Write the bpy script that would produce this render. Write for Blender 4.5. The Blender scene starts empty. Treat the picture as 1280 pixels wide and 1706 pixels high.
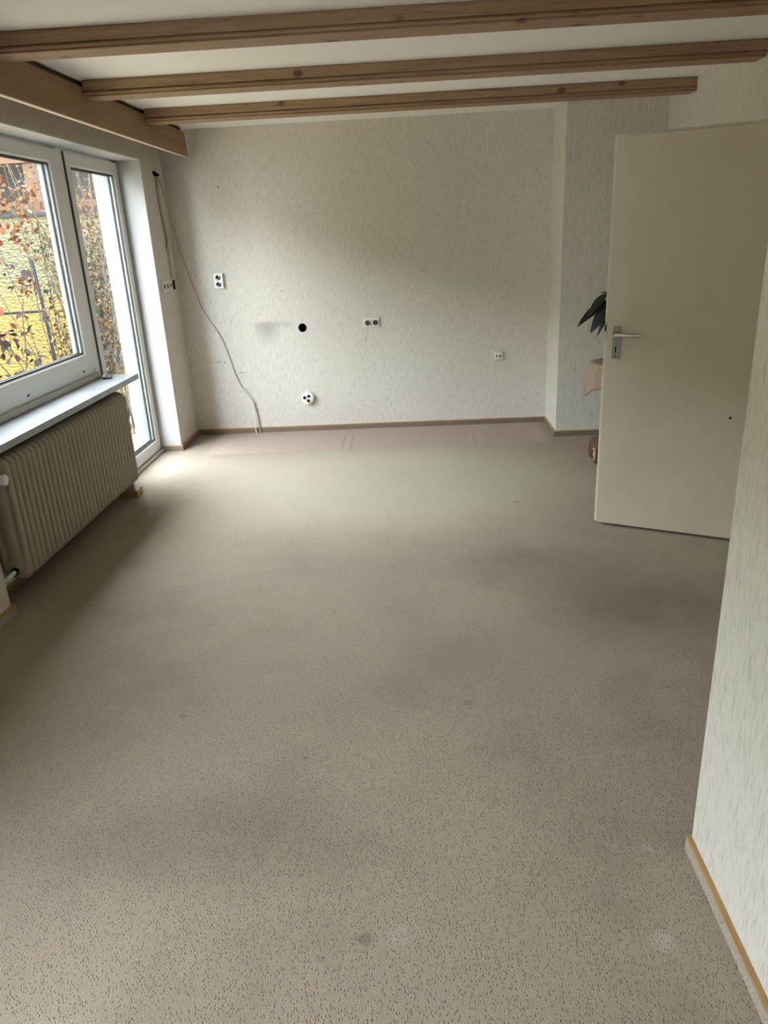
import bpy, bmesh, math, random
from mathutils import Vector, Matrix
random.seed(7)
SC = bpy.context.scene
C = SC.collection

# ------------------------------------------------------------------ camera
F_PX = 1230.53
PITCH, YAW, ROLL, CAM_H = -0.3604, -0.0495, -0.0505, 1.6204
fw = Vector((math.sin(YAW)*math.cos(PITCH), math.cos(YAW)*math.cos(PITCH), math.sin(PITCH)))
rt = Vector((math.cos(YAW), -math.sin(YAW), 0)); up = rt.cross(fw)
rt2 = rt*math.cos(ROLL)+up*math.sin(ROLL); up2 = -rt*math.sin(ROLL)+up*math.cos(ROLL)
cd = bpy.data.cameras.new('camera'); cd.sensor_fit = 'VERTICAL'; cd.sensor_height = 36.0
cd.lens = F_PX/1706*36.0; cd.clip_start = 0.02
cam = bpy.data.objects.new('camera', cd); C.objects.link(cam)
cam.matrix_world = Matrix(((rt2.x, up2.x, -fw.x, 0), (rt2.y, up2.y, -fw.y, 0), (rt2.z, up2.z, -fw.z, CAM_H), (0, 0, 0, 1)))
SC.camera = cam

# ------------------------------------------------------------------ daylight: an overcast sky, the same all round
w = bpy.data.worlds.new('overcast_sky'); SC.world = w; w.use_nodes = True
bg = w.node_tree.nodes['Background']
bg.inputs[0].default_value = (0.90, 0.922, 1.0, 1); bg.inputs[1].default_value = 27.0
SC.view_settings.view_transform = 'Standard'; SC.view_settings.look = 'None'
SC.view_settings.exposure = 0.13; SC.view_settings.gamma = 1.0; SC.view_settings.use_curve_mapping = False
SC.cycles.max_bounces = 9; SC.cycles.diffuse_bounces = 6; SC.cycles.transparent_max_bounces = 16
SC.cycles.sample_clamp_indirect = 8.0; SC.cycles.use_adaptive_sampling = True; SC.cycles.adaptive_threshold = 0.03
def portal(name, loc, rot, sx, sy):      # sky-sampling portals in the window openings; they give no light of their own
    l = bpy.data.lights.new(name, 'AREA'); l.shape = 'RECTANGLE'; l.size = sx; l.size_y = sy; l.cycles.is_portal = True
    o = bpy.data.objects.new(name, l); C.objects.link(o); o.location = loc; o.rotation_euler = rot
portal('window_portal', (-2.26, 4.5, 1.15), (0, -math.pi/2, 0), 2.2, 2.9)
portal('window_portal', (-2.26, 0.10, 1.35), (0, -math.pi/2, 0), 1.75, 1.85)

# ------------------------------------------------------------------ measures (metres, from the photograph)
D, D2 = 6.434, 5.926            # back wall, chimney breast
XL, XF, XR = -1.957, -2.127, 1.860
XC = 1.1437                     # chimney breast edge
H, HB = 2.457, 2.376            # ceiling, underside of beams
YN, YR = 3.08, 5.9196           # window niche from / to
ZL = 2.2117                     # lintel
XO = -2.307                     # outer face of the wall
XN, YE = 0.7156, 1.5945         # near right wall and its end
YB = -3.2                       # wall behind the camera
W2A, W2B = -0.80, 1.00          # second window in the left wall, beside the camera
XFA = -1.7133                   # fascia board face

# ------------------------------------------------------------------ node helper
class G:
    def __init__(s, name):
        s.m = bpy.data.materials.new(name); s.m.use_nodes = True
        s.t = s.m.node_tree; s.b = s.t.nodes['Principled BSDF']; s.co = None
    def n(s, t, **k):
        x = s.t.nodes.new(t)
        for a, v in k.items(): setattr(x, a, v)
        return x
    def put(s, sock, v):
        if hasattr(v, 'node'): s.t.links.new(v, sock)
        elif isinstance(v, (tuple, list)) and len(v) == 3 and sock.type == 'RGBA': sock.default_value = (*v, 1)
        else: sock.default_value = v
    def ma(s, op, a, b=0.0, c=0.0, clamp=False):
        x = s.n('ShaderNodeMath', operation=op); x.use_clamp = clamp
        s.put(x.inputs[0], a); s.put(x.inputs[1], b); s.put(x.inputs[2], c); return x.outputs[0]
    def obj(s):
        if s.co is None: s.co = s.n('ShaderNodeTexCoord').outputs['Object']
        return s.co
    def xyz(s):
        x = s.n('ShaderNodeSeparateXYZ'); s.t.links.new(s.obj(), x.inputs[0]); return x.outputs
    def mapped(s, scale=(1, 1, 1), rot=(0, 0, 0), loc=(0, 0, 0)):
        x = s.n('ShaderNodeMapping'); s.t.links.new(s.obj(), x.inputs[0])
        x.inputs['Scale'].default_value = scale; x.inputs['Rotation'].default_value = rot; x.inputs['Location'].default_value = loc
        return x.outputs[0]
    def noise(s, vec, scale, detail=3, rough=0.5, dist=0):
        x = s.n('ShaderNodeTexNoise'); s.t.links.new(vec, x.inputs['Vector'])
        x.inputs['Scale'].default_value = scale; x.inputs['Detail'].default_value = detail
        x.inputs['Roughness'].default_value = rough; x.inputs['Distortion'].default_value = dist
        return x.outputs[0]
    def vor(s, vec, scale, rnd=1.0, feature='F1'):
        x = s.n('ShaderNodeTexVoronoi', feature=feature); s.t.links.new(vec, x.inputs['Vector'])
        x.inputs['Scale'].default_value = scale; x.inputs['Randomness'].default_value = rnd
        return x.outputs['Distance']
    def mp(s, v, a, b, c=0.0, d=1.0, smooth=True):
        x = s.n('ShaderNodeMapRange', interpolation_type='SMOOTHSTEP' if smooth else 'LINEAR')
        s.put(x.inputs[0], v)
        for i, q in enumerate((a, b, c, d)): x.inputs[1+i].default_value = q
        return x.outputs[0]
    def mix(s, f, a, b, mode='MIX'):
        x = s.n('ShaderNodeMix', data_type='RGBA', blend_type=mode)
        s.put(x.inputs[0], f); s.put(x.inputs[6], a); s.put(x.inputs[7], b); return x.outputs[2]
    def bump(s, h, strength=0.3, dist=0.01):
        x = s.n('ShaderNodeBump'); s.put(x.inputs['Height'], h)
        x.inputs['Strength'].default_value = strength; x.inputs['Distance'].default_value = dist
        s.t.links.new(x.outputs[0], s.b.inputs['Normal'])
    def end(s, col, rough=0.6, spec=0.5, metal=0.0):
        s.put(s.b.inputs['Base Color'], col); s.put(s.b.inputs['Roughness'], rough)
        s.b.inputs['Specular IOR Level'].default_value = spec; s.b.inputs['Metallic'].default_value = metal
        return s.m
    def box(s, v, a, b, soft):    # 1 inside a..b with soft edges
        return s.ma('MULTIPLY', s.mp(v, a-soft, a+soft), s.mp(v, b-soft, b+soft, 1, 0))
    def blob(s, x, y, cx, cy, rx, ry, p0=0.2):
        dx = s.ma('DIVIDE', s.ma('SUBTRACT', x, cx), rx); dy = s.ma('DIVIDE', s.ma('SUBTRACT', y, cy), ry)
        r = s.ma('SQRT', s.ma('ADD', s.ma('MULTIPLY', dx, dx), s.ma('MULTIPLY', dy, dy)))
        return s.mp(r, p0, 1.0, 1, 0)

M = {}
def plain(name, col, rough=0.5, spec=0.5, metal=0.0, noise=0.0, nscale=20):
    g = G(name)
    if noise:
        f = g.noise(g.obj(), nscale, 4)
        col2 = tuple(max(0, c*(1-noise)) for c in col)
        M[name] = g.end(g.mix(f, col, col2), rough, spec, metal)
    else: M[name] = g.end(col, rough, spec, metal)
    return M[name]

def wallpaper(name, stain=False):
    g = G(name)
    a = g.noise(g.mapped((210, 210, 17)), 1.0, 3, 0.6)
    b = g.noise(g.mapped((420, 420, 60)), 1.0, 2, 0.5)
    streak = g.mp(a, 0.50, 0.66)
    big = g.noise(g.mapped((0.9, 0.9, 0.7)), 1.0, 2)
    col = g.mix(g.mp(big, 0.35, 0.65), (0.640, 0.597, 0.540), (0.670, 0.630, 0.580))
    col = g.mix(g.ma('MULTIPLY', streak, 0.55), col, (0.37, 0.335, 0.285))
    col = g.mix(g.ma('MULTIPLY', g.mp(b, 0.52, 0.7), 0.22), col, (0.36, 0.335, 0.29))
    if stain:
        X, Y, Z = g.xyz()
        top = g.mp(Z, 0.975, 0.945)
        sm = g.ma('MULTIPLY', top, g.blob(X, Z, -1.24, 0.95, 0.17, 0.23, 0.1))
        sm2 = g.ma('MULTIPLY', g.ma('MULTIPLY', top, g.mp(Z, 0.88, 0.94)), g.box(X, -1.30, -1.02, 0.05))
        left = g.mp(X, -1.37, -1.33)
        sm = g.ma('MULTIPLY', g.ma('MAXIMUM', g.ma('MULTIPLY', sm, 0.62), g.ma('MULTIPLY', sm2, 0.32)), left)
        col = g.mix(sm, col, (0.29, 0.27, 0.235))
        # scuffs, plugs and nicks in the paper
        for (x, z, rx, rz) in ((-1.70, 0.640, 0.045, 0.006), (-1.640, 0.632, 0.006, 0.022), (-0.40, 0.78, 0.007, 0.035), (-0.34, 0.24, 0.009, 0.009),
                               (-1.09, 1.21, 0.007, 0.014), (-1.52, 2.03, 0.008, 0.018), (0.95, 2.12, 0.008, 0.008), (-1.50, 0.54, 0.05, 0.006)):
            col = g.mix(g.ma('MULTIPLY', g.blob(X, Z, x, z, rx, rz, 0.4), 0.6), col, (0.14, 0.115, 0.09))
    g.bump(g.ma('ADD', g.ma('MULTIPLY', a, 1.0), g.ma('MULTIPLY', b, 0.5)), 0.35, 0.004)
    M[name] = g.end(col, 0.85, 0.2); return M[name]
wallpaper('wallpaper'); wallpaper('wallpaper_back', True)

def carpet():
    g = G('carpet'); X, Y, Z = g.xyz()
    n1 = g.noise(g.mapped((1, 1, 1)), 0.9, 3, 0.6)
    n2 = g.noise(g.mapped((1, 1, 1), loc=(4, 9, 0)), 2.6, 4, 0.65)
    col = g.mix(g.mp(n1, 0.35, 0.65), (0.349, 0.286, 0.232), (0.364, 0.309, 0.242))
    col = g.mix(g.ma('MULTIPLY', g.mp(n2, 0.45, 0.72), 0.50), col, (0.256, 0.218, 0.167))
    # worn yellowish lane in the middle and at the back
    wear = g.ma('MULTIPLY', g.blob(X, Y, -0.2, 4.9, 2.1, 1.35, 0.35), 0.75)
    col = g.mix(wear, col, (0.495, 0.460, 0.358))
    # soiled patches; by the door and at the left, shade is painted in too
    for (x, y, rx, ry, k) in ((1.05, 3.0, 0.80, 0.55, 0.80), (0.75, 3.45, 0.75, 0.35, 0.55), (-0.62, 1.66, 0.55, 0.30, 0.62), (0.15, 2.5, 0.5, 0.5, 0.22), (-1.2, 2.6, 0.7, 1.1, 0.30), (0.2, 3.5, 1.0, 0.3, 0.25)):
        f = g.ma('MULTIPLY', g.blob(X, Y, x, y, rx, ry, 0.1), k)
        col = g.mix(g.ma('MULTIPLY', f, g.mp(n2, 0.25, 0.6, 0.55, 1.0)), col, (0.182, 0.155, 0.112))
    # the strip that lay under furniture: cleaner and pinker, with pressed lines
    strip = g.ma('MULTIPLY', g.mp(Y, 5.735, 5.760), g.box(X, -1.72, 1.075, 0.03))
    col = g.mix(strip, col, (0.426, 0.339, 0.290))
    for (x, wd, k, c) in ((-1.625, 0.010, 0.9, (0.465, 0.398, 0.341)), (-1.575, 0.008, 0.8, (0.450, 0.383, 0.327)), (-0.605, 0.009, 0.7, (0.233, 0.180, 0.149)), (-0.565, 0.02, 0.6, (0.435, 0.353, 0.305)), (-0.532, 0.009, 0.7, (0.233, 0.180, 0.149)),
                          (0.455, 0.011, 0.9, (0.481, 0.421, 0.364)), (0.525, 0.011, 0.9, (0.481, 0.421, 0.364)), (0.475, 0.006, 0.6, (0.256, 0.203, 0.163)), (1.005, 0.010, 0.8, (0.465, 0.398, 0.341)), (1.035, 0.008, 0.8, (0.465, 0.398, 0.341))):
        f = g.ma('MULTIPLY', g.box(X, x-wd, x+wd, 0.006), g.box(Y, 5.745, 6.19, 0.01))
        col = g.mix(g.ma('MULTIPLY', f, k*0.6), col, c)
    f = g.ma('MULTIPLY', g.box(Y, 5.742, 5.752, 0.006), g.box(X, -0.62, 0.55, 0.02)); col = g.mix(g.ma('MULTIPLY', f, 0.4), col, (0.264, 0.210, 0.179))
    f = g.ma('MULTIPLY', g.box(Y, 6.185, 6.195, 0.006), g.box(X, -1.6, 1.0, 0.02)); col = g.mix(g.ma('MULTIPLY', f, 0.35), col, (0.279, 0.225, 0.193))
    # pressed furniture dents and small spots
    for (x, y, r, k, c) in ((0.552, 1.314, 0.055, 0.7, (0.481, 0.435, 0.386)), (-0.085, 1.335, 0.055, 0.55, (0.435, 0.398, 0.341)), (-0.165, 1.325, 0.035, 0.7, (0.124, 0.105, 0.081)), (0.60, 1.60, 0.03, 0.6, (0.465, 0.421, 0.371)),
                            (-0.891, 2.244, 0.03, 0.6, (0.170, 0.142, 0.104)), (-0.40, 2.0, 0.02, 0.6, (0.155, 0.127, 0.097)), (-0.40, 3.0, 0.018, 0.6, (0.155, 0.127, 0.097)), (0.16, 2.29, 0.035, 0.5, (0.155, 0.127, 0.097)), (0.62, 4.395, 0.04, 0.5, (0.155, 0.127, 0.104)),
                            (-0.35, 1.52, 0.012, 0.7, (0.093, 0.076, 0.060)), (-0.27, 1.27, 0.02, 0.5, (0.155, 0.135, 0.112)), (0.36, 1.98, 0.02, 0.5, (0.155, 0.127, 0.097)), (-0.6, 3.9, 0.02, 0.4, (0.155, 0.127, 0.097))):
        col = g.mix(g.ma('MULTIPLY', g.blob(X, Y, x, y, r*0.7, r*0.7, 0.45), k*0.75), col, c)
    # loop pile: rows of small dark dots
    dots = g.vor(g.mapped((1.0, 0.62, 1), rot=(0, 0, 0.6)), 165, 0.7)
    dk = g.mp(dots, 0.10, 0.46, 1, 0)
    wr = g.ma('SUBTRACT', 1.0, g.ma('MULTIPLY', wear, 0.7))
    col = g.mix(g.ma('MULTIPLY', g.ma('MULTIPLY', dk, 0.62), wr), col, (0.155, 0.127, 0.107))
    fuzz = g.noise(g.obj(), 260, 2, 0.6)
    col = g.mix(g.mp(fuzz, 0.3, 0.75, 0, 0.35), col, (0.210, 0.180, 0.156))
    g.bump(g.ma('SUBTRACT', fuzz, g.ma('MULTIPLY', dk, 0.8)), 0.55, 0.006)
    M['carpet'] = g.end(col, 0.95, 0.1); g.b.inputs['Sheen Weight'].default_value = 0.0; g.b.inputs['Sheen Roughness'].default_value = 0.6
carpet()

def wood(name, axis, c1, c2, c3, rough=0.55, knots=True, s=1.0):
    g = G(name)
    st = [34*s, 34*s, 34*s]; st[axis] = 1.6*s
    a = g.noise(g.mapped(tuple(st)), 1.0, 5, 0.62, 0.6)
    st2 = [9*s, 9*s, 9*s]; st2[axis] = 0.55*s
    b = g.noise(g.mapped(tuple(st2)), 1.0, 3, 0.5, 1.4)
    rings = g.ma('FRACT', g.ma('MULTIPLY', b, 9.0))
    rings = g.ma('ABSOLUTE', g.ma('SUBTRACT', rings, 0.5))
    col = g.mix(g.mp(a, 0.3, 0.7), c1, c2)
    col = g.mix(g.ma('MULTIPLY', g.mp(rings, 0.0, 0.13, 1, 0), 0.38), col, c3)
    if knots:
        sk = [6.5, 6.5, 6.5]; sk[axis] = 4.2
        k = g.vor(g.mapped(tuple(sk), loc=(0.3, 0.7, 0.2)), 1.0, 1.0)
        col = g.mix(g.ma('MULTIPLY', g.mp(k, 0.07, 0.16, 1, 0), 0.85), col, c3)
    g.bump(a, 0.12, 0.003)
    M[name] = g.end(col, rough, 0.35); return M[name]
wood('beam_wood', 0, (0.300, 0.192, 0.108), (0.375, 0.252, 0.152), (0.095, 0.052, 0.024))
wood('fascia_wood', 1, (0.250, 0.150, 0.070), (0.300, 0.185, 0.092), (0.120, 0.065, 0.028), knots=False)
wood('strip_wood_x', 0, (0.330, 0.200, 0.085), (0.400, 0.250, 0.110), (0.170, 0.095, 0.04), knots=False, s=2)
wood('strip_wood_y', 1, (0.330, 0.200, 0.085), (0.400, 0.250, 0.110), (0.170, 0.095, 0.04), knots=False, s=2)
wood('outdoor_wood', 2, (0.046, 0.018, 0.0045), (0.060, 0.026, 0.007), (0.03, 0.012, 0.004), knots=False)
wood('outdoor_wood_x', 0, (0.046, 0.018, 0.0045), (0.060, 0.026, 0.007), (0.03, 0.012, 0.004), knots=False)
wood('table_wood', 2, (0.085, 0.035, 0.018), (0.13, 0.055, 0.028), (0.04, 0.015, 0.008), rough=0.35, knots=False)
wood('block_wood', 1, (0.40, 0.29, 0.16), (0.46, 0.34, 0.20), (0.2, 0.13, 0.06), knots=False, s=3)

def base_face():
    g = G('baseboard_carpet'); f = g.noise(g.obj(), 240, 2, 0.6)
    g.bump(f, 0.4, 0.003)
    M['baseboard_carpet'] = g.end(g.mix(g.mp(f, 0.35, 0.7), (0.44, 0.385, 0.325), (0.27, 0.235, 0.195)), 0.95, 0.1)
base_face()
plain('baseboard_brown', (0.215, 0.160, 0.120), 0.7, 0.3, noise=0.25, nscale=30)
def ceil_mat():
    g = G('ceiling_plaster'); f = g.noise(g.obj(), 130, 3, 0.6); g.bump(f, 0.35, 0.004)
    M['ceiling_plaster'] = g.end((0.90, 0.89, 0.86), 0.9, 0.2)
ceil_mat()
def marble():
    g = G('sill_marble'); v = g.noise(g.mapped((3, 9, 9), rot=(0, 0, 0.5)), 1.3, 6, 0.65, 1.2)
    col = g.mix(g.mp(v, 0.45, 0.62), (0.31, 0.335, 0.345), (0.24, 0.265, 0.275)); M['sill_marble'] = g.end(col, 0.28, 0.5)
marble()
def door_paint():
    g = G('door_paint'); f = g.noise(g.obj(), 3.0, 4, 0.6); s = g.noise(g.mapped((40, 40, 300)), 1.0, 2)
    col = g.mix(g.mp(f, 0.35, 0.7), (0.585, 0.520, 0.425), (0.555, 0.490, 0.398)); g.bump(s, 0.03, 0.002)
    M['door_paint'] = g.end(col, 0.38, 0.45)
door_paint()
plain('door_edge_paint', (0.74, 0.70, 0.60), 0.45, noise=0.35, nscale=60)
plain('upvc', (0.74, 0.75, 0.74), 0.30); plain('upvc_dull', (0.55, 0.53, 0.49), 0.5, noise=0.2)
plain('upvc_outer', (0.16, 0.17, 0.175), 0.4); plain('reveal_paint', (0.47, 0.472, 0.475), 0.7, 0.3, noise=0.06); plain('lit_edge', (0.62, 0.53, 0.40), 0.6); plain('gap_dark', (0.07, 0.05, 0.035), 0.8, noise=0.3); plain('rubber', (0.012, 0.012, 0.012), 0.5); plain('black', (0.004, 0.004, 0.004), 0.9, 0.1)
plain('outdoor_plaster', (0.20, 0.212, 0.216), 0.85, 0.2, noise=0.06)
plain('radiator_paint', (0.380, 0.340, 0.270), 0.42, noise=0.10, nscale=6)
plain('valve_white', (0.74, 0.74, 0.74), 0.4); plain('brushed_metal', (0.27, 0.265, 0.245), 0.5, metal=0.5)
plain('chrome', (0.62, 0.60, 0.55), 0.20, metal=1.0)
plain('socket_white', (0.82, 0.82, 0.78), 0.35); plain('socket_cream', (0.70, 0.67, 0.60), 0.4); plain('socket_well', (0.075, 0.070, 0.06), 0.5)
plain('cable_grey', (0.42, 0.39, 0.33), 0.5); plain('cable_brown', (0.12, 0.085, 0.06), 0.5); plain('duct_white', (0.70, 0.67, 0.60), 0.55)
plain('leaf_dark', (0.006, 0.014, 0.006), 0.35); plain('stem_dark', (0.03, 0.045, 0.02), 0.5)
plain('cloth_pink', (0.50, 0.37, 0.29), 0.9, 0.1, noise=0.45, nscale=40); plain('pot_clay', (0.30, 0.14, 0.08), 0.7)
plain('carving', (0.50, 0.33, 0.17), 0.6, noise=0.5, nscale=70)
plain('soil', (0.03, 0.02, 0.015), 0.9)
for nm, c in (('leaf_red', (0.100, 0.036, 0.019)), ('leaf_purple', (0.034, 0.016, 0.018)), ('leaf_green', (0.018, 0.026, 0.014)), ('leaf_grey', (0.046, 0.042, 0.046)), ('leaf_tan', (0.088, 0.062, 0.034)), ('leaf_orange', (0.095, 0.038, 0.011))):
    plain(nm, c, 0.85, 0.1, noise=0.3)
plain('leaf_olive', (0.062, 0.052, 0.026), 0.85, 0.1, noise=0.3); plain('cane', (0.03, 0.020, 0.012), 0.7, noise=0.4); plain('cane_dark', (0.016, 0.015, 0.016), 0.6); plain('cane_pale', (0.065, 0.048, 0.030), 0.7, noise=0.4)
plain('iron', (0.014, 0.015, 0.018), 0.8, 0.1)
plain('carport_board', (0.10, 0.083, 0.062), 0.7, noise=0.3); plain('carport_cream', (0.30, 0.25, 0.15), 0.7); plain('carport_dark', (0.085, 0.080, 0.078), 0.5, noise=0.2); plain('grey_ledge', (0.025, 0.027, 0.03), 0.8, 0.1)
plain('garden_green', (0.10, 0.12, 0.05), 0.9, noise=0.5, nscale=3)

def glass():
    g = G('window_glass'); t = g.t
    tr = g.n('ShaderNodeBsdfTransparent'); tr.inputs[0].default_value = (0.90, 0.93, 0.92, 1)
    gl = g.n('ShaderNodeBsdfGlossy'); gl.inputs['Roughness'].default_value = 0.02
    lw = g.n('ShaderNodeLayerWeight'); lw.inputs[0].default_value = 0.5
    fr = g.ma('ADD', g.ma('MULTIPLY', g.ma('POWER', lw.outputs['Facing'], 5.0), 0.35), 0.008)
    mx = g.n('ShaderNodeMixShader'); t.links.new(fr, mx.inputs[0]); t.links.new(tr.outputs[0], mx.inputs[1]); t.links.new(gl.outputs[0], mx.inputs[2])
    t.links.new(mx.outputs[0], t.nodes['Material Output'].inputs[0]); M['window_glass'] = g.m
glass()
def screen_panel():
    g = G('screen_panel'); X, Y, Z = g.xyz()
    f = g.vor(g.mapped((1.0, 1.0, 1.7), rot=(0, 0.5, 0)), 26, 0.9)
    n = g.noise(g.obj(), 3.0, 4, 0.6)
    zz = g.ma('ADD', Z, g.ma('MULTIPLY', g.ma('SUBTRACT', n, 0.5), 0.5))
    col = g.mix(g.mp(zz, 0.85, 1.45), (0.165, 0.108, 0.012), (0.072, 0.066, 0.030))
    col = g.mix(g.ma('MULTIPLY', g.mp(f, 0.35, 0.75), 0.45), col, (0.05, 0.040, 0.014))
    g.bump(f, 0.6, 0.02); M['screen_panel'] = g.end(col, 0.5, 0.4)
screen_panel()
plain('slab_stone', (0.24, 0.20, 0.13), 0.85, 0.2, noise=0.3, nscale=5)
plain('terrace_joint', (0.07, 0.06, 0.05), 0.95, 0.1)

# ------------------------------------------------------------------ mesh helpers
def bx(bm, x0, x1, y0, y1, z0, z1, bev=0.0):
    b = bmesh.new(); bmesh.ops.create_cube(b, size=1)
    for v in b.verts: v.co = Vector(((x0+x1)/2+v.co.x*(x1-x0), (y0+y1)/2+v.co.y*(y1-y0), (z0+z1)/2+v.co.z*(z1-z0)))
    if bev: bmesh.ops.bevel(b, geom=b.edges[:], offset=bev, segments=2, profile=0.5, affect='EDGES')
    join(bm, b)
def join(bm, b, mat=None):
    me = bpy.data.meshes.new('tmp'); b.to_mesh(me); b.free()
    if mat is not None: me.transform(mat)
    bm.from_mesh(me); bpy.data.meshes.remove(me)
def prism(bm, pts, axis, a, b_):
    """polygon in the two other axes extruded along axis from a to b_"""
    def mk(p, t):
        return Vector((t, p[0], p[1])) if axis == 0 else Vector((p[0], t, p[1])) if axis == 1 else Vector((p[0], p[1], t))
    v0 = [bm.verts.new(mk(p, a)) for p in pts]; v1 = [bm.verts.new(mk(p, b_)) for p in pts]
    n = len(pts); bm.faces.new(v0); bm.faces.new(v1[::-1])
    for i in range(n): bm.faces.new((v0[i], v0[(i+1) % n], v1[(i+1) % n], v1[i]))
    bmesh.ops.recalc_face_normals(bm, faces=bm.faces[:])
def cyl(bm, p0, p1, r0, r1=None, seg=16, caps=True):
    r1 = r0 if r1 is None else r1
    p0, p1 = Vector(p0), Vector(p1); d = p1-p0
    b = bmesh.new(); bmesh.ops.create_cone(b, cap_ends=caps, segments=seg, radius1=r0, radius2=r1, depth=d.length)
    join(bm, b, Matrix.Translation((p0+p1)/2) @ d.to_track_quat('Z', 'Y').to_matrix().to_4x4())
def tube(bm, pts, r, seg=6, taper=1.0):
    pts = [Vector(p) for p in pts]; rings = []; n = len(pts)
    for i, p in enumerate(pts):
        t = (pts[min(i+1, n-1)]-pts[max(i-1, 0)]).normalized()
        ref = Vector((0, 0, 1)) if abs(t.z) < 0.9 else Vector((1, 0, 0))
        u = t.cross(ref).normalized(); v = t.cross(u)
        rr = r*(1+(taper-1)*i/(n-1))
        rings.append([bm.verts.new(p+rr*(u*math.cos(a)+v*math.sin(a))) for a in [2*math.pi*k/seg for k in range(seg)]])
    for i in range(n-1):
        for k in range(seg): bm.faces.new((rings[i][k], rings[i][(k+1) % seg], rings[i+1][(k+1) % seg], rings[i+1][k]))
    bm.faces.new(rings[0]); bm.faces.new(rings[-1][::-1])
def smooth_path(pts, n=6):
    pts = [Vector(p) for p in pts]; out = []
    for i in range(len(pts)-1):
        p0, p1, p2, p3 = pts[max(i-1, 0)], pts[i], pts[i+1], pts[min(i+2, len(pts)-1)]
        for k in range(n):
            t = k/n
            out.append(0.5*((2*p1)+(-p0+p2)*t+(2*p0-5*p1+4*p2-p3)*t*t+(-p0+3*p1-3*p2+p3)*t**3))
    return out+[pts[-1]]
def obj(name, bm, mat, parent=None, smooth=False):
    me = bpy.data.meshes.new(name); bm.to_mesh(me); bm.free()
    if smooth:
        for p in me.polygons: p.use_smooth = True
        if smooth != 'all':
            try: me.set_sharp_from_angle(angle=math.radians(40))
            except Exception: pass
    for m in (mat if isinstance(mat, (list, tuple)) else [mat]): me.materials.append(M[m])
    o = bpy.data.objects.new(name, me); C.objects.link(o)
    if parent: o.parent = parent
    return o
def boxobj(name, mat, parent, *a, bev=0.0):
    bm = bmesh.new(); bx(bm, *a, bev=bev); return obj(name, bm, mat, parent)
def tag(o, label, cat, group=None, kind=None):
    o['label'] = label; o['category'] = cat
    if group: o['group'] = group
    if kind: o['kind'] = kind
    return o
def thing(name, label, cat, loc=(0, 0, 0), rotz=0, group=None, kind=None):
    o = bpy.data.objects.new(name, None); C.objects.link(o); o.location = loc; o.rotation_euler = (0, 0, rotz); o.empty_display_size = 0.1
    return tag(o, label, cat, group, kind)
def inst(src, name, parent=None, mw=None):
    o = src.copy(); o.name = name; C.objects.link(o); o.parent = parent
    if mw is not None: o.matrix_basis = mw
    return o

# ------------------------------------------------------------------ room shell
tag(boxobj('floor', 'carpet', None, XO, 2.1, YB-0.2, 6.65, -0.12, 0.0), 'worn beige loop-pile carpet covering the whole room floor', 'floor', kind='structure')
tag(boxobj('ceiling', 'ceiling_plaster', None, XO, 2.1, YB-0.2, 6.65, H, H+0.2), 'white textured ceiling above the wooden beams', 'ceiling', kind='structure')

# back wall with a real round hole in it
bm = bmesh.new()
HX, HZ, HR = -0.936, 0.899, 0.036
outer = [bm.verts.new((x, D, z)) for x, z in ((XO, 0), (XR, 0), (XR, H), (XO, H))]
ring = [bm.verts.new((HX+HR*math.cos(a), D, HZ+HR*math.sin(a))) for a in [2*math.pi*k/24 for k in range(24)]]
es = [bm.edges.new((outer[i], outer[(i+1) % 4])) for i in range(4)]+[bm.edges.new((ring[i], ring[(i+1) % 24])) for i in range(24)]
bmesh.ops.triangle_fill(bm, use_beauty=True, use_dissolve=False, edges=es)
bmesh.ops.recalc_face_normals(bm, faces=bm.faces[:])
ring2 = [bm.verts.new((v.co.x, D+0.19, v.co.z)) for v in ring]
for i in range(24): bm.faces.new((ring[i], ring[(i+1) % 24], ring2[(i+1) % 24], ring2[i]))
bm.faces.new(ring2)
o4 = [bm.verts.new((v.co.x, D+0.2, v.co.z)) for v in outer]
for i in range(4): bm.faces.new((outer[i], outer[(i+1) % 4], o4[(i+1) % 4], o4[i]))
bm.faces.new(o4)
wb = obj('wall_back', bm, 'wallpaper_back')
tag(wb, 'far wall in cream streaked wallpaper with sockets and a round hole', 'wall', kind='structure')
bm = bmesh.new(); cyl(bm, (HX, D+0.004, HZ), (HX, D+0.185, HZ), HR-0.0005, seg=24, caps=False)
b2 = bmesh.new(); cyl(b2, (HX, D+0.17, HZ), (HX, D+0.18, HZ), HR-0.001, seg=24); join(bm, b2)
obj('pipe_sleeve', bm, 'black', wb)

tag(boxobj('wall_back_right', 'wallpaper', None, XC, XR, D2, D, 0, H), 'shallow chimney breast in streaked wallpaper right of the far wall', 'wall', kind='structure')

# left wall with both window openings
bm = bmesh.new()
bx(bm, XO, XL, YB, W2A, 0, H); bx(bm, XO, XL, W2A, W2B, ZL, H); bx(bm, XO, XL, W2A, W2B, 0, 0.50)
bx(bm, XO, XL, W2B, YN, 0, H); bx(bm, XO, XL, YN, YR, ZL, H); bx(bm, XO, XL, YR, D, 0, H)
bx(bm, XL, XL+0.003, YN-0.03, YR+0.0, ZL, ZL+0.034)
bx(bm, XO, -2.08, YN, 4.985, 0, 0.7655)
tag(obj('wall_left', bm, 'wallpaper'), 'window wall on the left with deep plastered niche', 'wall', kind='structure')
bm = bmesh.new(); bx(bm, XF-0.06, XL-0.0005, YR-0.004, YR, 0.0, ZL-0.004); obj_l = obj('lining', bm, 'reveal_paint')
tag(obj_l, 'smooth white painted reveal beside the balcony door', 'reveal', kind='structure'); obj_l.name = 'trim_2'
bm = bmesh.new(); bx(bm, XF-0.06, XL-0.0005, YN, YR, ZL-0.004, ZL); obj_l = obj('trim_3', bm, 'reveal_paint')
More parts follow.
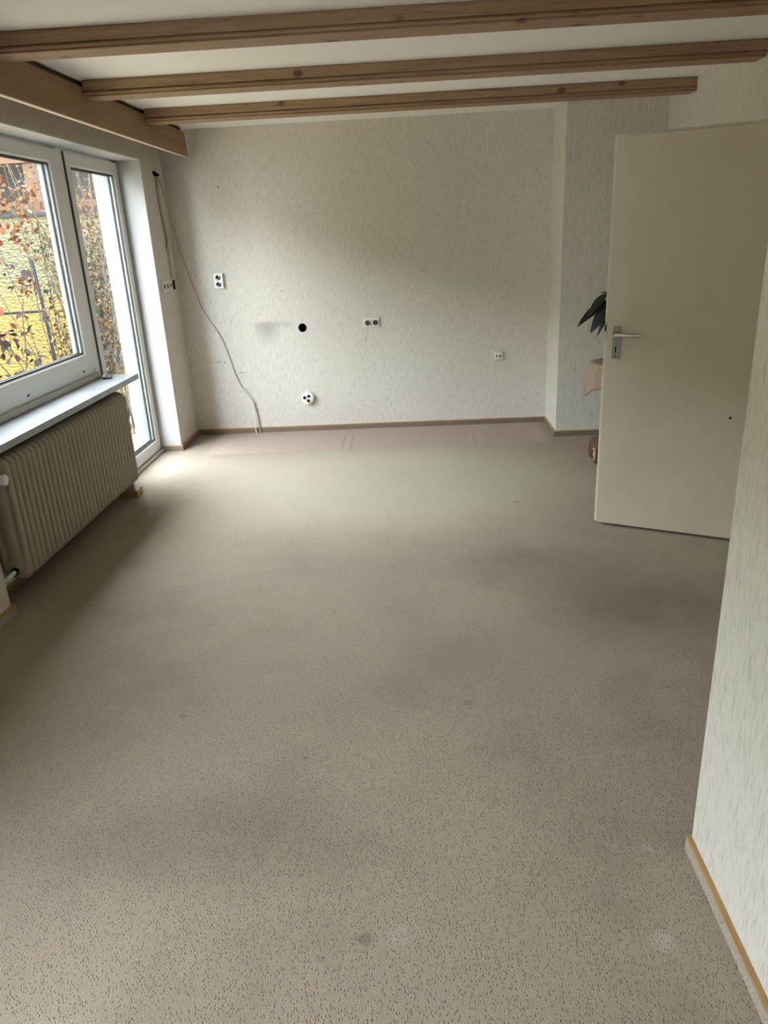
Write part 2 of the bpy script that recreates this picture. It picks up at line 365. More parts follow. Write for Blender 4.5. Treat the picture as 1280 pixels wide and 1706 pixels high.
tag(obj_l, 'white soffit above the window and balcony door', 'reveal', kind='structure')
# right wall with a doorway
bm = bmesh.new(); DA, DB_, DZ = 3.60, 4.46, 2.02
bx(bm, XR, XR+0.14, YE, DA, 0, H); bx(bm, XR, XR+0.14, DB_, D, 0, H); bx(bm, XR, XR+0.14, DA, DB_, DZ, H)
tag(obj('wall_right', bm, 'wallpaper'), 'right wall in pale wallpaper behind the open door', 'wall', kind='structure')
tag(boxobj('wall_hall', 'wallpaper', None, XR+1.1, XR+1.2, YE, D, 0, H), 'hall wall beyond the doorway', 'wall', kind='structure')
bm = bmesh.new(); bx(bm, XR+0.14, XR+1.2, YE, D, -0.12, 0); bx(bm, XR+0.14, XR+1.2, YE, D, H, H+0.2); bx(bm, XR+0.14, XR+1.2, YE-0.1, YE, 0, H); bx(bm, XR+0.14, XR+1.2, D, D+0.1, 0, H)
tag(obj('wall_hall_shell', bm, 'wallpaper'), 'floor, ceiling and ends of the hall beyond the doorway', 'wall', kind='structure')
tag(boxobj('wall_right_near', 'wallpaper', None, XN, XR+0.14, YB, YE, 0, H), 'near white wallpapered wall at the right edge', 'wall', kind='structure')
tag(boxobj('wall_front', 'wallpaper', None, XO, XN, YB-0.2, YB, 0, H), 'wall behind the camera', 'wall', kind='structure')

# baseboards: carpet-faced board with a wooden top strip
def baseboard(name, runs, label, face='baseboard_brown'):
    """runs: (axis, const, sign, a, b): board on plane const, standing out by sign"""
    root = thing(name, label, 'baseboard', kind='structure')
    for ax, c, s, a, b in runs:
        t, h = 0.015, 0.046
        lo, hi = sorted((c, c+s*t)); fl, fh = sorted((c, c+s*(t-0.001)))
        bm = bmesh.new()
        if ax == 0: bx(bm, a, b, fl, fh, 0, h-0.008)
        else: bx(bm, fl, fh, a, b, 0, h-0.008)
        obj('face_board', bm, face, root)
        bm = bmesh.new()
        if ax == 0: bx(bm, a, b, lo, hi, h-0.008, h, bev=0.0015)
        else: bx(bm, lo, hi, a, b, h-0.008, h, bev=0.0015)
        obj('top_strip', bm, 'strip_wood_x' if ax == 0 else 'strip_wood_y', root)
baseboard('baseboard_back', [(0, D, -1, XL+0.015, -0.28), (0, D, -1, -0.278, XC-0.015)], 'brown baseboard along the foot of the far wall')
baseboard('baseboard_chimney', [(1, XC, -1, D2-0.015, D), (0, D2, -1, XC, XR)], 'baseboard around the foot of the chimney breast')
baseboard('baseboard_left', [(1, XL, 1, YR-0.015, D), (0, YR, -1, XF+0.012, XL)], 'baseboard around the corner beside the balcony door')
baseboard('baseboard_left_near', [(1, XL, 1, 1.47, YN+0.02)], 'short baseboard end at the left edge before the radiator', 'baseboard_carpet')
baseboard('baseboard_niche', [(1, -2.08, 1, YN, 4.97)], 'dark baseboard in the niche behind the radiator')
baseboard('baseboard_right_near', [(1, XN, -1, YB, YE+0.004)], 'wood-topped carpet baseboard at the foot of the near right wall', 'baseboard_carpet')
baseboard('baseboard_right', [(1, XR, -1, YE, DA-0.08), (1, XR, -1, DB_+0.08, D2-0.015)], 'baseboard along the right wall behind the door')

# ------------------------------------------------------------------ ceiling beams and fascia
def beam(y, label):
    a, b_ = y, y+0.1522
    pr = [(a+0.012, H), (a+0.012, H-0.004), (a+0.007, H-0.005), (a+0.007, HB+0.030), (a+0.016, HB+0.0275), (a+0.016, HB+0.0225), (a+0.002, HB+0.020), (a, HB+0.017), (a, HB+0.011), (a+0.003, HB+0.009), (a+0.010, HB+0.008), (a+0.010, HB+0.005), (a+0.006, HB+0.003), (a+0.007, HB)]
    pr = pr+[(2*y+0.1522-p[0], p[1]) for p in pr[::-1]]
    bm = bmesh.new(); prism(bm, pr, 0, XFA+0.002, XR)
    tag(obj('ceiling_beam', bm, 'beam_wood'), label, 'beam', 'ceiling beams')
beam(3.4214, 'wooden ceiling beam nearest the camera, cut by the top of the picture')
beam(4.4193, 'middle one of the three brown wooden ceiling beams')
beam(5.4027, 'farthest ceiling beam, shortest in view, just before the far wall')
# fascia board (curtain pelmet) along the window wall, its far end rounded
bm = bmesh.new()
zb, zt, ye = 2.2495, 2.4253, 6.36
pts = [(1.3, zb), (ye-0.03, zb), (ye-0.008, zb+0.006), (ye, zb+0.022), (ye-0.006, zb+0.06), (ye-0.012, zt-0.04), (ye-0.03, zt-0.008), (ye-0.07, zt), (1.3, zt)]
prism(bm, pts, 0, XFA-0.024, XFA)
bmesh.ops.bevel(bm, geom=[e for e in bm.edges if abs(e.verts[0].co.x-e.verts[1].co.x) < 1e-5], offset=0.003, segments=2, affect='EDGES')
fas = obj('fascia_board', bm, 'fascia_wood', None, True)
boxobj('highlight_strip', 'lit_edge', fas, XFA-0.0245, XFA+0.0006, 1.3, ye-0.05, zb-0.0005, zb+0.0045)  # pale strip paints in the lit lower edge of the board
tag(fas, 'long brown wooden curtain fascia board along the window wall', 'board')
for y in (3.5, 4.5, 5.48): boxobj('bracket', 'black', fas, XL, XFA-0.024, y-0.02, y+0.02, 2.36, 2.38)

tag(boxobj('gap_board', 'gap_dark', None, XL, XFA-0.0245, 1.3, 6.33, H-0.032, H-0.001), 'dark board added on the ceiling to darken the gap behind the fascia', 'board')  # dark filler board, added so the gap above the fascia looks shaded
# ------------------------------------------------------------------ window and balcony door
GX = XF-0.016                     # glass
def ring_prism(bm, y0, y1, z0, z1, wy0, wy1, wz0, wz1, xa, xb):
    """rectangular frame of four mitre-free bars between xa and xb"""
    bx(bm, xa, xb, y0, y0+wy0, z0, z1); bx(bm, xa, xb, y1-wy1, y1, z0, z1)
    bx(bm, xa, xb, y0+wy0, y1-wy1, z0, z0+wz0); bx(bm, xa, xb, y0+wy0, y1-wy1, z1-wz1, z1)
def bead(bm, y0, y1, z0, z1, wd, xa, xb):
    """glazing bead sloping from the sash face xa back to the glass xb"""
    o = [(y0, z0), (y1, z0), (y1, z1), (y0, z1)]; i = [(y0+wd, z0+wd), (y1-wd, z0+wd), (y1-wd, z1-wd), (y0+wd, z1-wd)]
    vo = [bm.verts.new((xa, *p)) for p in o]; vi = [bm.verts.new((xb, *p)) for p in i]
    for k in range(4): bm.faces.new((vo[k], vo[(k+1) % 4], vi[(k+1) % 4], vi[k]))
def sash(parent, y0, y1, z0, z1, g0, g1, h0, h1, xs=XF):
    """sash from y0..y1, z0..z1, with the visible glass g0..g1, h0..h1"""
    wd = 0.016
    bm = bmesh.new()
    ring_prism(bm, y0, y1, z0, z1, g0-wd-y0, y1-g1-wd, h0-wd-z0, z1-h1-wd, xs-0.075, xs)
    bmesh.ops.bevel(bm, geom=[e for e in bm.edges if min(v.co.x for v in e.verts) > xs-1e-4 and e.calc_length() > 0.5], offset=0.003, segments=2, affect='EDGES')
    s = obj('sash', bm, 'upvc', parent)
    bm = bmesh.new(); bead(bm, g0-wd, g1+wd, h0-wd, h1+wd, wd-0.004, xs-0.001, GX+0.004)
    bmesh.ops.recalc_face_normals(bm, faces=bm.faces[:]); obj('glazing_bead', bm, 'upvc', s)
    bm = bmesh.new(); ring_prism(bm, g0-0.006, g1+0.006, h0-0.006, h1+0.006, 0.011, 0.011, 0.011, 0.011, GX-0.004, GX+0.005)
    ring_prism(bm, g0-0.006, g1+0.006, h0-0.006, h1+0.006, 0.010, 0.010, 0.010, 0.010, GX-0.034, GX-0.026)
    obj('gasket', bm, 'rubber', s)
    obj_p = boxobj('pane', 'window_glass', s, GX-0.028, GX-0.004, g0-0.004, g1+0.004, h0-0.004, h1+0.004)
    # outer rebate round the glass
    bm = bmesh.new(); ring_prism(bm, g0-0.03, g1+0.03, h0-0.03, h1+0.03, 0.026, 0.026, 0.026, 0.026, xs-0.078, GX-0.032)
    obj('outer_rebate', bm, 'upvc_outer', s)
    return s
MY0, MY1 = 4.925, 5.008           # mullion
win = thing('window_1', 'large white plastic window above the radiator', 'window', kind='structure')
bm = bmesh.new(); bx(bm, XF-0.07, XF-0.012, YN, MY1, 2.150, ZL); bx(bm, XF-0.07, XF-0.012, YN, 4.985, 0.795, 0.885); bx(bm, XF-0.07, XF-0.012, YN, YN+0.06, 0.795, ZL)
bx(bm, XF-0.085, XF-0.006, MY0-0.02, 4.992, 0.0, ZL)
obj('frame', bm, 'upvc', win)
bm = bmesh.new(); bx(bm, XF-0.012, XF+0.012, YN, 4.93, 0.8015, 0.838, bev=0.004); obj('sill_seal', bm, 'upvc_dull', win)
sash(win, YN+0.035, 4.948, 0.872, 2.192, YN+0.18, 4.782, 0.986, 2.104)
for y in (3.25, 3.99, 4.735):
    bm = bmesh.new(); bx(bm, XF-0.002, XF+0.005, y-0.012, y+0.012, 0.872, 0.884, bev=0.002); p = obj('drain_cap', bm, 'valve_white', win)
    bm = bmesh.new(); bx(bm, XF-0.002, XF+0.0055, y-0.03, y-0.012, 0.873, 0.881, bev=0.001); obj('cap_hole', bm, 'rubber', p)
bd = thing('door_1', 'glazed white balcony door beside the window', 'door', kind='structure')
bm = bmesh.new(); bx(bm, XF-0.07, XF-0.012, MY1-0.02, YR, 2.150, ZL); bx(bm, XF-0.07, XF-0.012, 5.84, YR, 0.0, ZL); bx(bm, XF-0.07, XF-0.010, MY1-0.02, YR, 0, 0.03)
obj('frame', bm, 'upvc', bd)
sash(bd, 5.011, 5.897, 0.034, 2.192, 5.098, 5.812, 0.128, 2.104)
bm = bmesh.new(); bx(bm, XF-0.012, XF+0.0, 4.992, 5.011, 0.034, 2.192); obj('seal_strip', bm, 'rubber', bd)
bm = bmesh.new(); bx(bm, XF-0.012, XF+0.022, MY1-0.02, YR-0.001, 0.0, 0.022, bev=0.004); obj('threshold', bm, 'upvc_dull', bd)
# outside of the opening: white reveal and shutter rails
for y0, y1, pa, z0 in ((YR-0.055, YR-0.015, bd, 0.05), (4.945, 4.985, win, 0.90), (YN+0.01, YN+0.05, win, 0.90)): boxobj('shutter_rail', 'upvc_outer', pa, XF-0.115, XF-0.085, y0, y1, z0, 2.15)
bm = bmesh.new(); bx(bm, XO, XF-0.07, YR-0.012, YR, -0.1, ZL); obj('outer_reveal', bm, 'outdoor_plaster', bd)
bm = bmesh.new(); bx(bm, XO-0.02, XO, 3.0, D+0.2, ZL, 2.7); bx(bm, XO-0.02, XO, YR, D+0.25, -0.12, 2.7); bx(bm, XO-0.02, XO, -3.4, W2A, -0.12, 2.7); bx(bm, XO-0.02, XO, W2B, YN, -0.12, 2.7); bx(bm, XO-0.02, XO, YN, 4.985, -0.12, 0.78); bx(bm, XO-0.02, XO, W2A, W2B, ZL, 2.7)
tag(obj('wall_outside', bm, 'outdoor_plaster'), 'white outside face of the window wall', 'wall', kind='structure')
# second window beside the camera
w2 = thing('window_2', 'tall window in the left wall beside the camera', 'window', kind='structure')
bm = bmesh.new(); ring_prism(bm, W2A, W2B, 0.50, ZL, 0.07, 0.07, 0.07, 0.07, XF-0.07, XF); bx(bm, XF-0.07, XF, 0.05, 0.15, 0.57, ZL-0.07); obj('frame', bm, 'upvc', w2)
boxobj('pane', 'window_glass', w2, GX-0.028, GX-0.004, W2A+0.07, 0.05, 0.57, ZL-0.07)
boxobj('pane', 'window_glass', w2, GX-0.028, GX-0.004, 0.15, W2B-0.07, 0.57, ZL-0.07)

# window sill
bm = bmesh.new(); bx(bm, XF-0.005, -1.8909, YN, 5.0275, 0.7655, 0.8012, bev=0.002)
tag(obj('window_sill', bm, 'sill_marble'), 'pale marble window sill over the radiator', 'sill', kind='structure')
# small black piece lying on the sill
sp = thing('sill_piece', 'small black piece with a curled grey top lying in the sill corner', 'plastic piece', (-2.055, 4.90, 0.8012), 0.35)
bm = bmesh.new(); bx(bm, -0.028, 0.028, -0.065, 0.065, 0.0, 0.012, bev=0.004); obj('body', bm, 'rubber', sp)
bm = bmesh.new(); pr = [(-0.065+0.13*k/10, 0.014+0.010*math.sin(k/10*math.pi*1.6)**2) for k in range(11)]; pr2 = pr+[(p[0], p[1]+0.003) for p in pr[::-1]]
prism(bm, pr2, 0, -0.027, -0.010); obj('curled_top', bm, 'cable_grey', sp)

# ------------------------------------------------------------------ radiator
XRF, XRB, RZ0, RZ1 = -1.889, -2.035, 0.118, 0.735
rad = thing('radiator', 'old cream steel column radiator under the window sill', 'radiator', (0, 0, 0))
def section_mesh():
    nu, nv = 18, 26; bm = bmesh.new(); wd, ht, rc = XRF-XRB, RZ1-RZ0, 0.052
    def pt(i, j, side):
        a, b = -1+2*i/nu, -1+2*j/nv
        a = math.copysign(abs(a)**0.75, a); b = math.copysign(abs(b)**0.45, b)
        x, z = a*wd/2, b*ht/2
        # rounded-rectangle mapping of the border
        cx, cz = max(abs(x)-(wd/2-rc), 0), max(abs(z)-(ht/2-rc), 0)
        m = max(cx, cz); l = math.hypot(cx, cz)
        if l > 1e-9:
            k = m/l; x = math.copysign(min(abs(x), wd/2-rc)+cx*k, x); z = math.copysign(min(abs(z), ht/2-rc)+cz*k, z)
        d = min(1-abs(a), (1-abs(b))*ht/wd)*wd/2
        e = min(d/0.030, 1.0); th = 0.0198*math.sqrt(max(0, 1-(1-e)**2))
        if abs(z) < ht/2-0.085:
            th -= 0.010*max(0, math.cos(x/wd*2*math.pi*2.0+math.pi))*min(1, (ht/2-0.085-abs(z))/0.04)*(1 if abs(x) < wd*0.42 else 0)
        if 0 < d < 0.012: pass
        return Vector((x, side*th, z))
    for side in (-1, 1):
        g = [[bm.verts.new(pt(i, j, side)) for j in range(nv+1)] for i in range(nu+1)]
        for i in range(nu):
            for j in range(nv): bm.faces.new((g[i][j], g[i+1][j], g[i+1][j+1], g[i][j+1]))
    bmesh.ops.remove_doubles(bm, verts=bm.verts[:], dist=1e-5); bmesh.ops.recalc_face_normals(bm, faces=bm.faces[:])
    return bm
NS = 31; ya, yb = 3.225, 4.728
s0 = obj('section', section_mesh(), 'radiator_paint', rad, 'all')
pitch = (yb-ya)/(NS-1)
s0.location = ((XRF+XRB)/2, ya, (RZ0+RZ1)/2)
for k in range(1, NS):
    inst(s0, 'section', rad, Matrix.Translation(((XRF+XRB)/2, ya+k*pitch, (RZ0+RZ1)/2)))
xm = (XRF+XRB)/2
for z, r in ((RZ1-0.055, 0.024), (RZ0+0.052, 0.024)):
    bm = bmesh.new(); cyl(bm, (xm, ya-0.03, z), (xm, yb+0.015, z), r, seg=20); obj('hub', bm, 'radiator_paint', rad, True)
bm = bmesh.new(); cyl(bm, (xm, ya-0.045, RZ0+0.052), (xm, ya-0.028, RZ0+0.052), 0.021, seg=6); n = obj('union_nut', bm, 'rubber', rad)
bm = bmesh.new(); tube(bm, smooth_path([(xm, ya-0.04, RZ0+0.052), (xm, ya-0.085, RZ0+0.05), (xm-0.03, ya-0.105, RZ0+0.035), (xm-0.14, ya-0.105, RZ0+0.03)]), 0.011, 10); obj('return_pipe', bm, 'valve_white', rad, True)
bm = bmesh.new(); cyl(bm, (xm, ya-0.05, RZ1-0.055), (xm, ya-0.028, RZ1-0.055), 0.017, seg=16); v = obj('valve_body', bm, 'chrome', rad)
bm = bmesh.new(); cyl(bm, (xm+0.075, ya-0.055, RZ1-0.093), (xm-0.02, ya-0.055, RZ1-0.093), 0.026, 0.021, seg=20); bmesh.ops.bevel(bm, geom=[e for e in bm.edges if abs(e.verts[0].co.x-e.verts[1].co.x) < 1e-5], offset=0.004, segments=2, affect='EDGES'); obj('thermostat_head', bm, 'valve_white', v, True)
bm = bmesh.new(); cyl(bm, (xm, ya-0.055, RZ1-0.055), (-2.08, ya-0.055, RZ1-0.055), 0.009, seg=10); obj('supply_pipe', bm, 'valve_white', v)
for y in (ya+0.3, yb-0.35):
    for z in (RZ0+0.01, RZ1-0.09): boxobj('wall_bracket', 'radiator_paint', rad, -2.08, XRB+0.05, y-0.012, y+0.012, z, z+0.02)
bm = bmesh.new(); bx(bm, xm-0.03, xm+0.03, yb-0.012, yb+0.012, 0.048, RZ0+0.02); bx(bm, xm-0.05, xm+0.05, yb-0.015, yb+0.03, 0.048, 0.056); obj('foot', bm, 'radiator_paint', rad)
bm = bmesh.new(); bx(bm, -2.06, -1.925, 4.74, 4.85, 0.0, 0.048, bev=0.003)
tag(obj('wood_block', bm, 'block_wood'), 'small raw wooden block on the carpet under the radiator end', 'wood block')

# ------------------------------------------------------------------ interior door standing open
TH = -0.4501
dr = thing('door_2', 'plain cream interior door standing open on the right', 'door', (1.0151, 3.9846, 0.0), TH, kind='structure')
LW, LH = 0.90, 1.985
bm = bmesh.new(); bx(bm, 0, LW, 0, 0.040, 0.015, 2.0, bev=0.0025); obj('leaf', bm, 'door_paint', dr)
bm = bmesh.new(); bx(bm, -0.0145, LW+0.0, 0.024, 0.0405, 0.0155, 2.013, bev=0.002); e = obj('rebate_lip', bm, 'door_edge_paint', dr)
bm = bmesh.new(); bx(bm, -0.0025, 0.0005, 0.006, 0.022, 1.045, 1.135); bx(bm, -0.0115, 0.0, 0.008, 0.020, 1.085, 1.115); obj('latch', bm, 'rubber', e)
pz0, pz1, pu0, pu1 = 0.945, 1.112, 0.034, 0.076
bm = bmesh.new(); bx(bm, pu0, pu1, -0.008, 0.0, pz0, pz1, bev=0.002); pl = obj('handle_plate', bm, 'brushed_metal', dr)
uc = 0.053
bm = bmesh.new(); cyl(bm, (uc, 0, 1.073), (uc, -0.022, 1.073), 0.012, 0.010, seg=20); obj('rosette', bm, 'brushed_metal', pl, True)
bm = bmesh.new(); tube(bm, [(uc, -0.008, 1.073), (uc, -0.04, 1.073), (uc+0.004, -0.05, 1.073), (uc+0.015, -0.054, 1.073), (uc+0.05, -0.053, 1.0725), (uc+0.132, -0.050, 1.0720)], 0.0115, 12, 0.92); obj('lever', bm, 'chrome', pl, True)
bm = bmesh.new(); cyl(bm, (uc, -0.0075, 1.003), (uc, -0.0095, 1.003), 0.0052, seg=16); bx(bm, uc-0.0028, uc+0.0028, -0.0095, -0.0075, 0.984, 1.003); cyl(bm, (uc, -0.0075, 0.984), (uc, -0.0095, 0.984), 0.0042, seg=12); obj('keyhole', bm, 'black', pl)
bm = bmesh.new(); cyl(bm, (uc, -0.0075, 0.9585), (uc, -0.0092, 0.9585), 0.0036, seg=12); obj('screw_hole', bm, 'black', pl)
bm = bmesh.new(); cyl(bm, (uc+0.0, 0.04, 1.073), (uc, 0.09, 1.073), 0.010, seg=16); tube(bm, [(uc, 0.09, 1.073), (uc+0.13, 0.09, 1.072)], 0.0095, 12); bx(bm, pu0, pu1, 0.04, 0.048, pz0, pz1); obj('rear_handle', bm, 'brushed_metal', dr, True)
bm = bmesh.new(); cyl(bm, (0.640, 0, 0.668), (0.640, -0.004, 0.668), 0.014, seg=16); sn = obj('peg', bm, 'door_edge_paint', dr)
bm = bmesh.new(); cyl(bm, (0.637, -0.003, 0.667), (0.637, -0.006, 0.667), 0.008, seg=12); obj('peg_hole', bm, 'socket_well', sn)
for z in (0.25, 1.75):
    bm = bmesh.new(); cyl(bm, (LW+0.008, -0.006, z-0.05), (LW+0.008, -0.006, z+0.05), 0.008, seg=12); obj('hinge', bm, 'brushed_metal', dr)
bm = bmesh.new()
bx(bm, XR-0.012, XR+0.15, DA-0.06, DA, 0, DZ); bx(bm, XR-0.012, XR+0.15, DB_, DB_+0.05, 0, DZ); bx(bm, XR-0.012, XR+0.15, DA-0.06, DB_+0.05, DZ, DZ+0.045)
tag(obj('trim_1', bm, 'door_edge_paint'), 'painted door frame in the right wall behind the open door', 'door frame', kind='structure')

# ------------------------------------------------------------------ sockets, switches and cables
def well(parent, x, y, z, r, rot=0.0, depth=0.012):
    """round recessed socket insert facing -y, its face at plane y"""
    bm = bmesh.new(); seg = 24; rings = []
    for rr, yy in ((r, -0.0035), (r*0.90, -0.004), (r*0.86, -0.001), (r*0.82, depth-0.004)):
        rings.append([bm.verts.new((rr*math.cos(2*math.pi*k/seg), yy, rr*math.sin(2*math.pi*k/seg))) for k in range(seg)])
    for a, b in zip(rings, rings[1:]):
        for k in range(seg): bm.faces.new((a[k], a[(k+1) % seg], b[(k+1) % seg], b[k]))
    bm.faces.new(rings[-1]); bmesh.ops.recalc_face_normals(bm, faces=bm.faces[:])
    o = obj('socket_well', bm, 'socket_well', parent, True); o.location = (x, y, z); o.rotation_euler = (0, rot, 0)
    for s in (-1, 1):
        bm = bmesh.new(); cyl(bm, (s*r*0.42, depth-0.004, 0), (s*r*0.42, depth-0.0055, 0), r*0.13, seg=10); obj('pin_hole', bm, 'black', o)
        boxobj('earth_clip', 'chrome', o, -r*0.16, r*0.16, -0.002, depth-0.004, s*r*0.72-r*0.09, s*r*0.72+r*0.09)
    return o
def face_plate(bm, x0, x1, z0, z1, ya_, yb_, holes, seg=24, bev=0.0):
    """box with the front face (at ya_) pierced by round holes"""
    out = [bm.verts.new((x, ya_, z)) for x, z in ((x0, z0), (x1, z0), (x1, z1), (x0, z1))]
    es = [bm.edges.new((out[i], out[(i+1) % 4])) for i in range(4)]
    for hx, hz, hr in holes:
        rg = [bm.verts.new((hx+hr*math.cos(2*math.pi*k/seg), ya_, hz+hr*math.sin(2*math.pi*k/seg))) for k in range(seg)]
        es += [bm.edges.new((rg[i], rg[(i+1) % seg])) for i in range(seg)]
    bmesh.ops.triangle_fill(bm, use_beauty=True, use_dissolve=False, edges=es)
    bk = [bm.verts.new((v.co.x, yb_, v.co.z)) for v in out]
    for i in range(4): bm.faces.new((out[i], out[(i+1) % 4], bk[(i+1) % 4], bk[i]))
    bmesh.ops.recalc_face_normals(bm, faces=bm.faces[:])
# surface-mounted upright double socket
so = thing('wall_socket', 'upright white surface-mounted double socket high on the far wall', 'socket')
yf = D-0.036; x0, x1, z0, z1 = -1.637, -1.566, 1.256, 1.374
bm = bmesh.new(); face_plate(bm, x0, x1, z0, z1, yf, D, [((x0+x1)/2, z0+0.030, 0.0205), ((x0+x1)/2, z1-0.034, 0.0205)])
obj('housing', bm, 'socket_white', so)
for z in (z0+0.030, z1-0.034): well(so, (x0+x1)/2, yf, z, 0.0215, 0.5, 0.022)
# flush double socket
so = thing('wall_socket', 'flush cream double socket at middle height on the far wall', 'socket')
x0, x1, z0, z1 = -0.418, -0.272, 0.876, 0.958; zc = (z0+z1)/2; yf = D-0.013
bm = bmesh.new(); bx(bm, x0, x1, D-0.0095, D, z0, z1, bev=0.002); obj('frame', bm, 'socket_cream', so)
for k in (0, 1):
    cx = x0+0.042+k*0.0655
    bm = bmesh.new(); face_plate(bm, cx-0.0265, cx+0.0265, zc-0.028, zc+0.028, yf-0.004, D-0.009, [(cx, zc, 0.0205)]); ins = obj('insert', bm, 'socket_cream', so)
    well(ins, cx, yf-0.004, zc, 0.0215, 0.0, 0.0085)
# round triple socket
so = thing('wall_socket', 'round white triple socket low on the far wall', 'socket')
cx, cz, R3 = -0.937, 0.298, 0.055
holes = [(-0.026, 0.006), (0.011, 0.018), (0.006, -0.022)]
bm = bmesh.new(); seg = 36
outr = [bm.verts.new((cx+R3*0.88*math.cos(2*math.pi*k/seg), D-0.038, cz+R3*0.88*math.sin(2*math.pi*k/seg))) for k in range(seg)]
es = [bm.edges.new((outr[i], outr[(i+1) % seg])) for i in range(seg)]
for hx, hz in holes:
    rg = [bm.verts.new((cx+hx+0.0135*math.cos(2*math.pi*k/20), D-0.038, cz+hz+0.0135*math.sin(2*math.pi*k/20))) for k in range(20)]
    es += [bm.edges.new((rg[i], rg[(i+1) % 20])) for i in range(20)]
bmesh.ops.triangle_fill(bm, use_beauty=True, use_dissolve=False, edges=es)
prev = outr
for rr, yy in ((0.97, D-0.034), (1.0, D-0.025), (1.0, D)):
    cur = [bm.verts.new((cx+R3*rr*math.cos(2*math.pi*k/seg), yy, cz+R3*rr*math.sin(2*math.pi*k/seg))) for k in range(seg)]
    for k in range(seg): bm.faces.new((prev[k], prev[(k+1) % seg], cur[(k+1) % seg], cur[k]))
    prev = cur
bmesh.ops.recalc_face_normals(bm, faces=bm.faces[:]); obj('housing', bm, 'socket_white', so, True)
for (hx, hz), r in zip(holes, (0.4, -0.6, 0.9)): well(so, cx+hx, D-0.038, cz+hz, 0.0145, r, 0.018)
# antenna socket
so = thing('antenna_socket', 'small cream antenna socket with two black holes on the far wall', 'socket')
x0, x1, z0, z1 = 0.693, 0.772, 0.554, 0.631; cx, cz = (x0+x1)/2, (z0+z1)/2
bm = bmesh.new(); bx(bm, x0, x1, D-0.016, D, z0, z1, bev=0.008); obj('plate', bm, 'socket_cream', so, True)
bm = bmesh.new(); bx(bm, cx-0.027, cx+0.027, D-0.021, D-0.010, cz-0.027, cz+0.027, bev=0.004); ins = obj('insert', bm, 'socket_cream', so, True)
for s in (-1, 1):
    bm = bmesh.new(); cyl(bm, (cx-0.003+s*0.0145, D-0.0205, cz), (cx-0.003+s*0.0145, D-0.0225, cz), 0.0075, seg=14); obj('jack', bm, 'black', ins)
# switch bank on the left wall
sw = thing('switch_bank', 'cream four-gang switch bank with one cover missing beside the balcony door', 'switch')
ys0, ys1, zs0, zs1 = 5.985, 6.330, 1.262, 1.352
bm = bmesh.new(); bx(bm, XL, XL+0.010, ys0, ys1, zs0, zs1, bev=0.003); obj('frame', bm, 'socket_cream', sw)
for k in range(4):
    yc = ys0+0.045+k*0.085
    if k < 3:
        bm = bmesh.new(); bx(bm, XL+0.008, XL+0.015, yc-0.030, yc+0.030, zs0+0.015, zs1-0.015, bev=0.003); ins = obj('switch_cover', bm, 'socket_cream', sw)
        bm = bmesh.new(); bx(bm, XL+0.0145, XL+0.0165, yc-0.011, yc+0.011, (zs0+zs1)/2-0.015, (zs0+zs1)/2+0.015); obj('slot', bm, 'black', ins)
    else:
        bm = bmesh.new(); bx(bm, XL+0.009, XL+0.011, yc-0.026, yc+0.034, zs0+0.008, zs1-0.008); obj('open_box', bm, 'black', sw)
# cable duct, hole and cables
bm = bmesh.new(); bx(bm, XL, XL+0.012, 6.268, 6.300, zs1-0.002, 2.118, bev=0.002); tag(obj('cable_duct', bm, 'duct_white'), 'narrow white cable duct running up the wall from the switch bank', 'cable duct')
bm = bmesh.new(); bx(bm, XL, XL+0.022, 6.185, 6.275, 2.118, 2.140, bev=0.006); bx(bm, XL, XL+0.018, 6.18, 6.22, 2.135, 2.152, bev=0.005); tag(obj('cable_outlet', bm, 'black'), 'ragged dark cable outlet high in the wall corner by the window', 'cable outlet')
bm = bmesh.new()
tube(bm, smooth_path([(XL+0.014, 6.20, 2.125), (XL+0.02, 6.165, 2.05), (XL+0.022, 6.16, 1.92), (XL+0.018, 6.20, 1.80), (XL+0.014, 6.245, 1.70), (XL+0.014, 6.25, 1.64), (XL+0.016, 6.20, 1.585)]), 0.0035, 6)
tag(obj('loose_cable', bm, 'cable_brown', None, True), 'short brown cable end hanging from the outlet in the corner', 'cable')
bm = bmesh.new()
tube(bm, smooth_path([(XL+0.014, 6.215, 2.12), (XL+0.02, 6.225, 1.9), (XL+0.018, 6.262, 1.70), (XL+0.014, 6.262, 1.45), (XL+0.013, 6.26, 1.356)]), 0.004, 6)
tag(obj('thin_cable', bm, 'cable_grey', None, True), 'thin straight cable beside the duct down to the switches', 'cable')
cab = smooth_path([(XL+0.014, 6.255, 2.12), (XL+0.03, 6.33, 1.95), (XL+0.05, 6.40, 1.70), (XL+0.08, D-0.008, 1.47), (-1.812, D-0.007, 1.22), (-1.766, D-0.007, 1.075), (-1.66, D-0.008, 0.88), (-1.612, D-0.008, 0.752), (-1.565, D-0.008, 0.56), (-1.515, D-0.008, 0.42), (-1.432, D-0.010, 0.285), (-1.405, D-0.012, 0.18), (-1.395, D-0.020, 0.05), (-1.385, D-0.03, 0.006)])
bm = bmesh.new(); tube(bm, cab, 0.0052, 7); tag(obj('long_cable', bm, 'cable_grey', None, True), 'long grey cable running from the corner down the far wall to the floor', 'cable')
cab2 = smooth_path([(-1.515, D-0.020, 0.415), (-1.465, D-0.022, 0.36), (-1.425, D-0.024, 0.285), (-1.420, D-0.025, 0.15), (-1.426, D-0.030, 0.05), (-1.422, D-0.045, 0.005)])
bm = bmesh.new(); tube(bm, cab2, 0.0042, 7); tag(obj('white_cable', bm, 'duct_white', None, True), 'thin pale cable hanging beside the grey one to the floor', 'cable')

